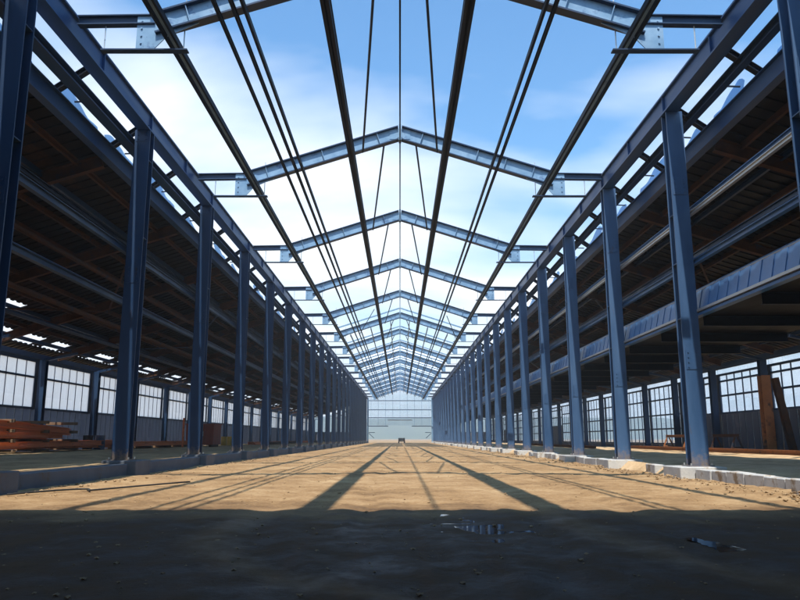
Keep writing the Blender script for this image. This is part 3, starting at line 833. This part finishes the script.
# outer walls ------------------------------------------------------------
def outer_wall(side):
    word = 'left' if side < 0 else 'right'
    x = side * OX
    ph, sp = (12.4, 7.8) if side < 0 else (14.9, 7.0)
    fz = FLZ if side < 0 else FRZ
    r = empty('outer_wall', (x, 0, 0), '%s outer wall with a long band of %s windows above slate panels' % (word, 'frosted white' if side < 0 else 'gridded'), 'wall', 'outer side walls')
    g = MB(); g.box(-0.14, 0.14, YBACK, YEND, OZ - 0.42, OZ - 0.12); g.box(-0.06, 0.06, YBACK, YEND, 5.75, 5.84); g.build('eave_girt', 'navy', r)
    k = -2; i = 0
    while ph + sp * k < YEND - 1:
        y0 = ph + sp * k + 0.2; y1 = y0 + sp - 0.4
        if y1 > YEND: y1 = YEND
        if side < 0: z0, z1, zt = 2.95, 5.62, [4.72]; nm = 7
        else:
            low = y0 > 48 and i % 7 != 0
            z0, z1 = (0.75 if low else 2.85), 5.3; zt = [z0 + (z1 - z0) * q for q in ((0.25, 0.5, 0.78) if low else (0.45, 0.85))]; nm = 6
        f = MB(); t = 0.055
        f.box(-t, t, y0 - 0.199, y1 + 0.199, z0 - 0.14, z0); f.box(-t, t, y0 - 0.199, y1 + 0.199, z1, z1 + 0.14)
        f.box(-t, t, y0 - 0.199, y0, z0, z1); f.box(-t, t, y1, y1 + 0.199, z0, z1)
        for zz in zt: f.box(-t * 0.9, t * 0.9, y0, y1, zz - 0.06, zz + 0.06)
        wbar = 0.016 if side < 0 else 0.035
        for j in range(1, nm):
            yy = y0 + (y1 - y0) * j / nm
            zs = [z0] + zt + [z1]
            for q in range(len(zs) - 1):
                f.box(-0.03, 0.03, yy - wbar, yy + wbar, zs[q] + (0.06 if q else 0), zs[q + 1] - (0.06 if q < len(zs) - 2 else 0))
        fo = f.build('window', 'navy', r)
        p = MB(); p.box(-0.006, 0.006, y0 + 0.001, y1 - 0.001, z0 + 0.001, z1 - 0.001); p.build('pane', 'frost' if side < 0 else 'glass', fo)
        c = MB(); yy = y0 - 0.2; q = 0; zb = -0.05; st = 0.44
        while yy < y1 + 0.19:
            dx = 0.05 if q % 2 else 0
            c.box(-0.05 + dx, 0.0 + dx, yy, min(yy + st, y1 + 0.199) - 0.004, zb, z0 - 0.145); yy += st; q += 1
        c.build('cladding_panel', 'fibre' if side < 0 else 'wallpanel', r)
        u = MB(); u.box(-0.03, 0.03, y0 - 0.199, y1 + 0.199, z1 + 0.145, 5.745) if z1 + .15 < 5.74 else None
        if u.v: u.build('top_panel', 'glass' , r)
        k += 1; i += 1
    # posts
    proto = None; k = -1; c = 0
    xi = side * (OX - 0.42)
    while ph + sp * k < YEND - 1:
        y = ph + sp * k
        if proto is None:
            proto = empty('wall_post', (xi, y, fz - 0.04), '', 'post', 'posts along the %s outer wall' % word)
            b = MB(); h = OZ - 0.45 - fz
            b.box(-0.2, 0.2, -0.19, -0.16, 0, h); b.box(-0.2, 0.2, 0.16, 0.19, 0, h); b.box(-0.015, 0.015, -0.16, 0.16, 0, h); b.build('shaft', 'navy', proto)
            b = MB(); b.box(-0.27, 0.27, -0.26, 0.26, -0.02, 0.02); b.build('base_plate', 'navy', proto)
            b = MB(); b.bar((0, 0, h), (-side * 2.0, 0, h + 0.42), 0.12, 0.14); b.build('knee_brace', 'navy', proto)
            o = proto
        else: o = dup(proto, (xi, y, fz - 0.04), '')
        o['label'] = 'dark steel post against the %s outer wall, %s from the camera end' % (word, ORD[c]); k += 1; c += 1
outer_wall(-1); outer_wall(1)

# far gable -------------------------------------------------------------
def far_gable():
    r = empty('gable_wall', (0, YEND, 0), 'tall glazed gable wall closing the far end of the hall', 'wall')
    f = MB()
    for z in (10.6, 8.3, 6.3):
        f.box(-8.3, 8.3, -0.06, 0.06, z - 0.09, z + 0.09)
    for s in (-1, 1): f.box(min(s * 3.0, s * 8.3), max(s * 3.0, s * 8.3), -0.06, 0.06, 4.1, 4.3)
    f.build('transom', 'navy', r)
    f = MB()
    for j in range(-4, 5):
        x = j * 1.85; zb = 4.32 if abs(x) > 3.0 else 5.85
        f.box(x - 0.03, x + 0.03, -0.05, 0.05, zb, AZ - 0.35 * abs(x) if abs(x) < KX else 11.4)
    for s in (-1, 1): f.box(s * 8.2 - 0.2, s * 8.2 + 0.2, -0.12, 0.12, 0, 11.4)
    f.build('mullion', 'frame', r)
    f = MB(); f.box(-3.1, 3.1, -0.5, 0.3, 5.6, 5.84); f.build('door_head', 'bright', r)
    for s in (-1, 1):
        f = MB(); f.bar((s * 7.9, -0.1, 2.4), (s * 6.6, -0.1, 1.2), 0.15, 0.15); f.bar((s * 7.9, -0.1, 2.6), (s * 6.4, -0.1, 2.6), 0.15, 0.15)
        f.build('gate_bracket', 'navy', r)
    p = MB(); p.prism([(-8.1, 4.4), (8.1, 4.4), (8.1, 11.3), (6.2, 11.5), (0, 13.2), (-6.2, 11.5), (-8.1, 11.3)], -0.008, 0.004, 'y'); p.build('pane', 'clear', r)
    for s in (-1, 1):
        w = empty('end_wall', (s * 15.2, YEND, 0), 'slate cladding wall closing the far end of the %s aisle' % ('left' if s < 0 else 'right'), 'wall', 'aisle end walls')
        b = MB()
        b.prism([(-s * 6.6, 0), (s * 6.8, 0), (s * 6.8, 2.6), (-s * 6.6, 2.6)], 0.0, 0.12, 'y'); b.build('cladding_panel', 'wallpanel', w)
        b = MB(); b.prism([(-s * 6.6, 2.75), (s * 6.8, 2.75), (s * 6.8, 6.0), (-s * 6.6, 9.7)], 0.02, 0.04, 'y'); b.build('pane', 'glass', w)
        b = MB()
        for j in range(8): b.box(-s * 6.6 + s * j * 1.9 - 0.07, -s * 6.6 + s * j * 1.9 + 0.07, -0.06, 0.018, 2.62, 9.6 - j * 0.5)
        b.box(-6.7, 6.7, -0.08, 0.15, 2.61, 2.74); b.build('window_frame', 'navy', w)
far_gable()

# ------------------------------------------------------------------ loose objects
def steel_stack():
    mbs = []
    rnd = random.Random(5)
    # long I-beams lying along the left aisle in sloping layers on timber bearers
    specs = []
    for layer in range(4):
        for j in range(4 - (layer == 3)):
            specs.append((layer, j))
    words = ['bottom', 'second', 'third', 'topmost']
    across = ['on the nave side', 'second from the nave', 'third from the nave', 'on the wall side']
    for (layer, j) in specs:
        L = rnd.uniform(15, 19) if layer else 22
        y0 = 27.5 + rnd.uniform(-1.5, 1.0) + (0 if layer else 2)
        mb = MB(); mb.ibeam((0, 0, 0), (0, L, 0), 0.24, 0.32, 0.03, 0.025)
        x = -21.05 + 0.42 * (3 - j) + rnd.uniform(-.05, .05); z = FLZ + 0.20 + 0.18 + layer * 0.50
        o = mb.build('steel_beam', 'orange', loc=(x, y0, z))
        o.rotation_euler = (rnd.uniform(-.004, .006) - (0.012 * layer if layer > 1 else 0), 0, rnd.uniform(-.012, .014))
        tag(o, 'long orange steel beam in the left stack, %s layer, %s' % (words[layer], across[j]), 'steel beam', 'orange beams stacked in the left aisle')
    for layer in range(4):
        for q in range(5):
            b = MB(); b.box(-0.95, 0.95, -0.07, 0.07, -0.083 if layer else -0.055, 0.083 if layer else 0.055)
            y = 30 + q * 3.6 - layer * 0.1
            o = b.build('timber_bearer', 'timber', loc=(-20.42, y, FLZ + 0.12 + layer * 0.50 + (0 if layer else 0.0)), bevel=0.008)
            tag(o, 'timber bearer under the %s layer of the orange beam stack, %s from the camera' % (words[layer], ORD[q]), 'timber', 'bearers in the beam stack')
    # low run of beams continuing behind
    for j in range(3):
        mb = MB(); mb.ibeam((0, 0, 0), (0, 17, 0), 0.26, 0.34, 0.03, 0.025)
        o = mb.build('steel_beam', 'orange', loc=(-20.3 + j * 0.45, 50.5 + j * 0.6, FLZ + 0.36)); o.rotation_euler.z = 0.01 * (j - 1)
        tag(o, 'orange beam lying low behind the big stack, %s' % ['wall side', 'middle', 'nave side'][j], 'steel beam', 'low orange beams behind the stack')
    for q in range(4):
        b = MB(); b.box(-0.8, 0.8, -0.08, 0.08, -0.08, 0.08)
        tag(b.build('timber_bearer', 'timber', loc=(-19.85, 52 + q * 4.6, FLZ + 0.10), bevel=0.008), 'timber bearer under the low orange beams, %s from the camera' % ORD[q], 'timber', 'bearers under the low beams')
    # smaller far piles
    for i, (x, y, L) in enumerate(((-17.0, 84, 12), (-15.6, 88, 9), (-17.5, 104, 14), (-16.2, 107, 11), (-17.0, 128, 14), (-15.4, 130, 12))):
        mb = MB()
        for q in range(3):
            mb.ibeam((q * 0.4 - 0.4, 0, 0), (q * 0.4 - 0.4, L, 0), 0.24, 0.3, 0.03, 0.03)
        o = mb.build('beam_bundle', 'orange' if i % 2 == 0 else 'rust', loc=(x, y, FLZ + 0.2))
        tag(o, 'far bundle of %s steel beams on the left aisle floor, %s of six' % ('orange' if i % 2 == 0 else 'rusty', ORD[i]), 'beam bundle', 'far beam bundles')
steel_stack()

def skip():
    r = empty('site_skip', (-18.6, 68, FLZ), 'red-brown steel site container with a white plate, left aisle', 'container')
    b = MB()
    b.prism([(-1.25, 0.18), (1.25, 0.18), (1.3, 2.0), (-1.3, 2.0)], 0, 2.8, 'y')
    for q in range(5):
        x = -1.0 + q * 0.5
        b.box(x - 0.05, x + 0.05, -0.06, -0.003, 0.25, 1.95)
    b.build('body', 'red', r, bevel=0.012)
    b = MB(); b.box(-1.38, 1.38, -0.08, 2.88, 2.0, 2.1); b.build('rim', 'red', r)
    b = MB(); b.box(-0.45, 0.35, -0.085, -0.065, 0.95, 1.4); b.build('white_plate', 'white', r)
    b = MB(); b.box(-1.1, -0.85, 0.1, 2.7, -0.02, 0.18); b.box(0.85, 1.1, 0.1, 2.7, -0.02, 0.18); b.build('skid', 'rust', r)
skip()

def drum(name, loc, mat, lab, r=0.32, h=0.95):
    b = MB()
    prof = [(0, 0), (r, 0), (r + .015, 0.02), (r, 0.05), (r, h * .33), (r + .02, h * .35), (r, h * .37), (r, h * .64), (r + .02, h * .66), (r, h * .68), (r, h - .04), (r + .015, h - .02), (r, h), (r - .03, h - .02), (0, h - .02)]
    n = 20; i = len(b.v)
    for (pr, pz) in prof:
        for k in range(n):
            a = 2 * math.pi * k / n; b.v.append((max(pr, .001) * math.cos(a), max(pr, .001) * math.sin(a), pz))
    for j in range(len(prof) - 1):
        for k in range(n): b.f.append((j * n + k, j * n + (k + 1) % n, (j + 1) * n + (k + 1) % n, (j + 1) * n + k))
    o = b.build(name, mat, loc=loc); tag(o, lab, 'drum')
drum('oil_drum', (-21.1, 49.6, FLZ), 'black', 'dark drum by the wall behind the beam stack')
drum('oil_drum', (-20.2, 49.4, FLZ), 'wallpanel', 'grey-blue drum on the nave side of the dark drum')
drum('oil_drum', (-19.2, 80.0, FLZ), 'yellow', 'yellow drum behind the red-brown container')
drum('oil_drum', (-18.3, 79.0, FLZ), 'yellow', 'yellow drum nearer the nave beside the other yellow drum')

def post(name, loc, h, mat, lab, lean=(0, 0), w=0.3, cat='post'):
    r = empty(name, loc, lab, cat)
    b = MB(); t = Vector((lean[0], lean[1], h))
    b.ibeam((0, 0, 0.02), t, w, w, 0.03, 0.03, up=(0, 1, 0)); b.build('shaft', mat, r)
    b = MB(); b.box(-w * .8, w * .8, -w * .8, w * .8, -0.01, 0.02); b.build('foot_plate', mat, r)
post('marker_post', (-19.4, 50.0, FLZ), 2.2, 'orange', 'slim upright orange post behind the beam stack', w=0.14)
post('marker_post', (-18.8, 63.5, FLZ), 2.5, 'orange', 'slim upright orange post beside the red-brown container', w=0.14)
post('steel_post', (20.4, 40.5, FRZ), 4.3, 'ochre', 'upright orange steel post standing by the right windows', w=0.5)
post('steel_post', (21.1, 39.4, FRZ), 4.1, 'rust', 'rusty steel post leaning by the right windows', lean=(-0.5, 0.3), w=0.32)

def trestle(loc, L, lab, mat, rot=0):
    r = empty('work_trestle', loc, lab, 'trestle', 'steel trestles in the right aisle'); r.rotation_euler.z = rot
    b = MB(); b.ibeam((0, 0, 1.0), (0, L, 1.0), 0.22, 0.18, 0.02, 0.02); b.build('top_beam', mat, r)
    for y in (0.4, L - 0.4):
        for s in (-1, 1):
            b = MB(); b.bar((s * 0.45, y, 0), (s * 0.08, y, 0.9), 0.08, 0.08); b.build('leg', mat, r)
        b = MB(); b.bar((-0.32, y, 0.3), (0.32, y, 0.3), 0.06, 0.06); b.build('brace', mat, r)
trestle((19.9, 43, FRZ), 3.6, 'rusty trestle beside the orange post in the right aisle', 'rust')
trestle((19.6, 49.5, FRZ), 4.5, 'orange-brown trestle farther back in the right aisle', 'ochre')

def long_rails():
    for i, (x, y0, L, m, z, lab) in enumerate(((18.9, 27, 34, 'ochre', 0.15, 'long orange steel beam lying on the right aisle floor'),
                                               (19.6, 26, 34, 'rust', 0.12, 'long rusty beam on the floor behind the long orange one'),
                                               (16.0, 60, 30, 'rust', 0.12, 'far rusty beam lying along the right aisle floor'))):
        b = MB(); b.ibeam((0, 0, 0), (0, L, 0), 0.26, 0.24, 0.03, 0.03)
        tag(b.build('steel_beam', m, loc=(x, y0, FRZ + z)), lab, 'steel beam', 'beams on the right aisle floor')
long_rails()

def shadow_lines():  # thin black tube standing in for a dark wavy shadow on the sand
    rnd = random.Random(9)
    for i, (x0, y0, x1, y1, lab) in enumerate(((-7.5, 14.2, -5.2, 17.6, 'dark thin tube standing in for a wavy shadow line by the left plinth'),)):
        pts = []
        for k in range(40):
            t = k / 39
            x = x0 + (x1 - x0) * t + 0.35 * math.sin(t * 7 + i) * t * (1 - t) * 3
            y = y0 + (y1 - y0) * t + 0.75 * math.sin(t * 8 + i * 2)
            pts.append((x, y, 0.05))
        b = MB(); b.tube(pts, 0.018, 8)
        tag(b.build('shadow_line', 'black', smooth=True), lab, 'cable')
shadow_lines()

def truck():
    r = empty('parked_truck', (0.4, 176, 0), 'small dark truck parked far off at the end of the hall', 'truck'); r.scale = (0.85, 1.0, 0.6)
    b = MB(); b.prism([(0, 0.75), (5.4, 0.75), (5.4, 1.25), (4.0, 1.35), (3.5, 2.0), (2.2, 2.05), (2.1, 1.35), (0, 1.35)], -0.95, 0.95, 'x'); b.build('body', 'black', r, bevel=0.05)
    b = MB(); b.prism([(2.25, 1.4), (3.42, 1.4), (3.3, 1.92), (2.3, 1.95)], -0.97, 0.97, 'x'); b.build('cab_glass', 'glass', r)
    for y in (1.0, 4.4):
        for s in (-1, 1):
            b = MB(); b.tube([(s * 0.66, y, 0.42), (s * 0.98, y, 0.42)], 0.42, 16); w = b.build('wheel', 'black', r)
            b = MB(); b.tube([(s * 0.97, y, 0.42), (s * 1.0, y, 0.42)], 0.2, 12); b.build('rim', 'bright', w)
    for s in (-1, 1):
        b = MB(); b.box(s * 0.8 - 0.09, s * 0.8 + 0.09, -0.03, 0.0, 0.9, 1.15); b.build('tail_light', 'red', r)
    b = MB(); b.box(-0.95, 0.95, -0.12, -0.035, 0.5, 0.66); b.build('bumper', 'black', r)
truck()

# ------------------------------------------------------------------ far hills
def hills():
    V = []; F = []; n = 240; rings = [(1050, 0), (1150, 0.35), (1260, 0.8), (1380, 1.0), (1500, 0.9), (1620, 0.5)]
    for (rad, hf) in rings:
        for k in range(n):
            a = 2 * math.pi * k / n
            h = 40 + 10 * noise.noise((math.cos(a) * 3, math.sin(a) * 3, 1)) + 6 * noise.noise((math.cos(a) * 12, math.sin(a) * 12, 4)) + 2.5 * noise.noise((math.cos(a) * 50, math.sin(a) * 50, hf * 3))
            rr = rad
            V.append((rr * math.cos(a), rr * math.sin(a), -1 + max(0, h) * hf + (1.0 if hf else 0)))
    for j in range(len(rings) - 1):
        for k in range(n):
            F.append((j * n + k, j * n + (k + 1) % n, (j + 1) * n + (k + 1) % n, (j + 1) * n + k))
    me = bpy.data.meshes.new('hills'); me.from_pydata(V, [], F); me.update(); me.materials.append(M['leaf'])
    o = bpy.data.objects.new('hills', me); COL.objects.link(o); o['kind'] = 'structure'
hills()

# haze ---------------------------------------------------------------
def haze():
    b = MB(); b.box(-1700, 1700, -1700, 1700, -3, 90)
    m = bpy.data.materials.new('haze_air'); m.use_nodes = True
    nt = m.node_tree; nt.nodes.clear()
    o = N(nt, 'ShaderNodeOutputMaterial'); v = N(nt, 'ShaderNodeVolumePrincipled')
    v.inputs['Color'].default_value = (0.86, 0.93, 1.0, 1); v.inputs['Density'].default_value = 0.0008
    nt.links.new(v.outputs[0], o.inputs['Volume'])
    ob = b.build('haze', m); ob['kind'] = 'stuff'; ob['label'] = 'pale blue haze filling the far end of the hall'; ob['category'] = 'haze'
haze()

# ------------------------------------------------------------------ light
SUN_EL = 60.0
k_lat = 0.045
dirv = Vector((k_lat * math.sin(R(SUN_EL)), math.cos(R(SUN_EL)), -math.sin(R(SUN_EL)))).normalized()   # the way light travels
sl = bpy.data.lights.new('sun', 'SUN'); sl.energy = 4.8; sl.angle = R(0.5); sl.color = (1.0, 0.93, 0.82)
so = bpy.data.objects.new('sun', sl); COL.objects.link(so); so.rotation_euler = dirv.to_track_quat('-Z', 'Y').to_euler()

W = bpy.data.worlds.new('World'); S.world = W; W.use_nodes = True
nt = W.node_tree; bg = nt.nodes['Background']
sky = N(nt, 'ShaderNodeTexSky', sky_type='NISHITA'); sky.sun_disc = False
sky.sun_elevation = R(SUN_EL); sky.sun_rotation = math.atan2(-dirv.x, -dirv.y)
sky.air_density = 1.3; sky.dust_density = 1.5; sky.ozone_density = 1.5
L = nt.links.new
tc = N(nt, 'ShaderNodeTexCoord'); sep = N(nt, 'ShaderNodeSeparateXYZ'); L(tc.outputs['Generated'], sep.inputs[0])
zb = N(nt, 'ShaderNodeMath', operation='ADD'); zb.inputs[1].default_value = 0.22; L(sep.outputs['Z'], zb.inputs[0])
dv = N(nt, 'ShaderNodeVectorMath', operation='DIVIDE'); cmb = N(nt, 'ShaderNodeCombineXYZ')
for i in range(3): L(zb.outputs[0], cmb.inputs[i])
L(tc.outputs['Generated'], dv.inputs[0]); L(cmb.outputs[0], dv.inputs[1])
mp = N(nt, 'ShaderNodeMapping'); mp.inputs['Scale'].default_value = (0.8, 1.5, 1.0); mp.inputs['Location'].default_value = (1.3, 0.4, 0); L(dv.outputs[0], mp.inputs['Vector'])
cn = N(nt, 'ShaderNodeTexNoise', Scale=1.25, Detail=5.0, Roughness=0.48, Distortion=0.2); L(mp.outputs[0], cn.inputs['Vector'])
# cloud cover grows towards the horizon and to the left (west)
a1 = N(nt, 'ShaderNodeMath', operation='MULTIPLY_ADD'); a1.inputs[1].default_value = -1.0; a1.inputs[2].default_value = 0.40; L(sep.outputs['Z'], a1.inputs[0])
a2 = N(nt, 'ShaderNodeMath', operation='MULTIPLY_ADD'); a2.inputs[1].default_value = -0.24; L(sep.outputs['X'], a2.inputs[0]); L(a1.outputs[0], a2.inputs[2])
a3 = N(nt, 'ShaderNodeMath', operation='ADD'); L(cn.outputs['Fac'], a3.inputs[0]); L(a2.outputs[0], a3.inputs[1])
cr = ramp(nt, a3.outputs[0], [(0.44, 0.0), (0.78, 1.0)])
mx = N(nt, 'ShaderNodeMix', data_type='RGBA'); L(cr.outputs['Color'], mx.inputs['Factor'])
gain = N(nt, 'ShaderNodeMix', data_type='RGBA', blend_type='MULTIPLY'); gain.inputs['Factor'].default_value = 1.0
L(sky.outputs[0], gain.inputs[6]); gain.inputs[7].default_value = (0.54, 0.97, 1.25, 1)
L(gain.outputs[2], mx.inputs[6]); mx.inputs[7].default_value = (6.7, 7.05, 7.4, 1)
L(mx.outputs[2], bg.inputs['Color']); bg.inputs['Strength'].default_value = 0.15

# ------------------------------------------------------------------ camera
cam = bpy.data.cameras.new('camera'); cam.sensor_width = 36.0; cam.lens = 36.0 * 720 / 800; cam.clip_end = 3000; cam.clip_start = 0.05
co = bpy.data.objects.new('camera', cam); COL.objects.link(co)
co.location = (0, 0, EYE); co.rotation_euler = (R(90) + math.atan(138.5 / 720), 0, 0)
cam.shift_x = 0.0
S.camera = co

S.view_settings.view_transform = 'Standard'; S.view_settings.look = 'None'; S.view_settings.gamma = 1; S.view_settings.exposure = 0.42
S.view_settings.use_curve_mapping = False
S.render.engine = 'CYCLES'
c = S.cycles
c.max_bounces = 8; c.diffuse_bounces = 1; c.glossy_bounces = 3; c.transmission_bounces = 4; c.transparent_max_bounces = 24; c.volume_bounces = 0
c.use_denoising = True
try: c.denoiser = 'OPENIMAGEDENOISE'
except Exception: pass
c.sample_clamp_indirect = 6.0
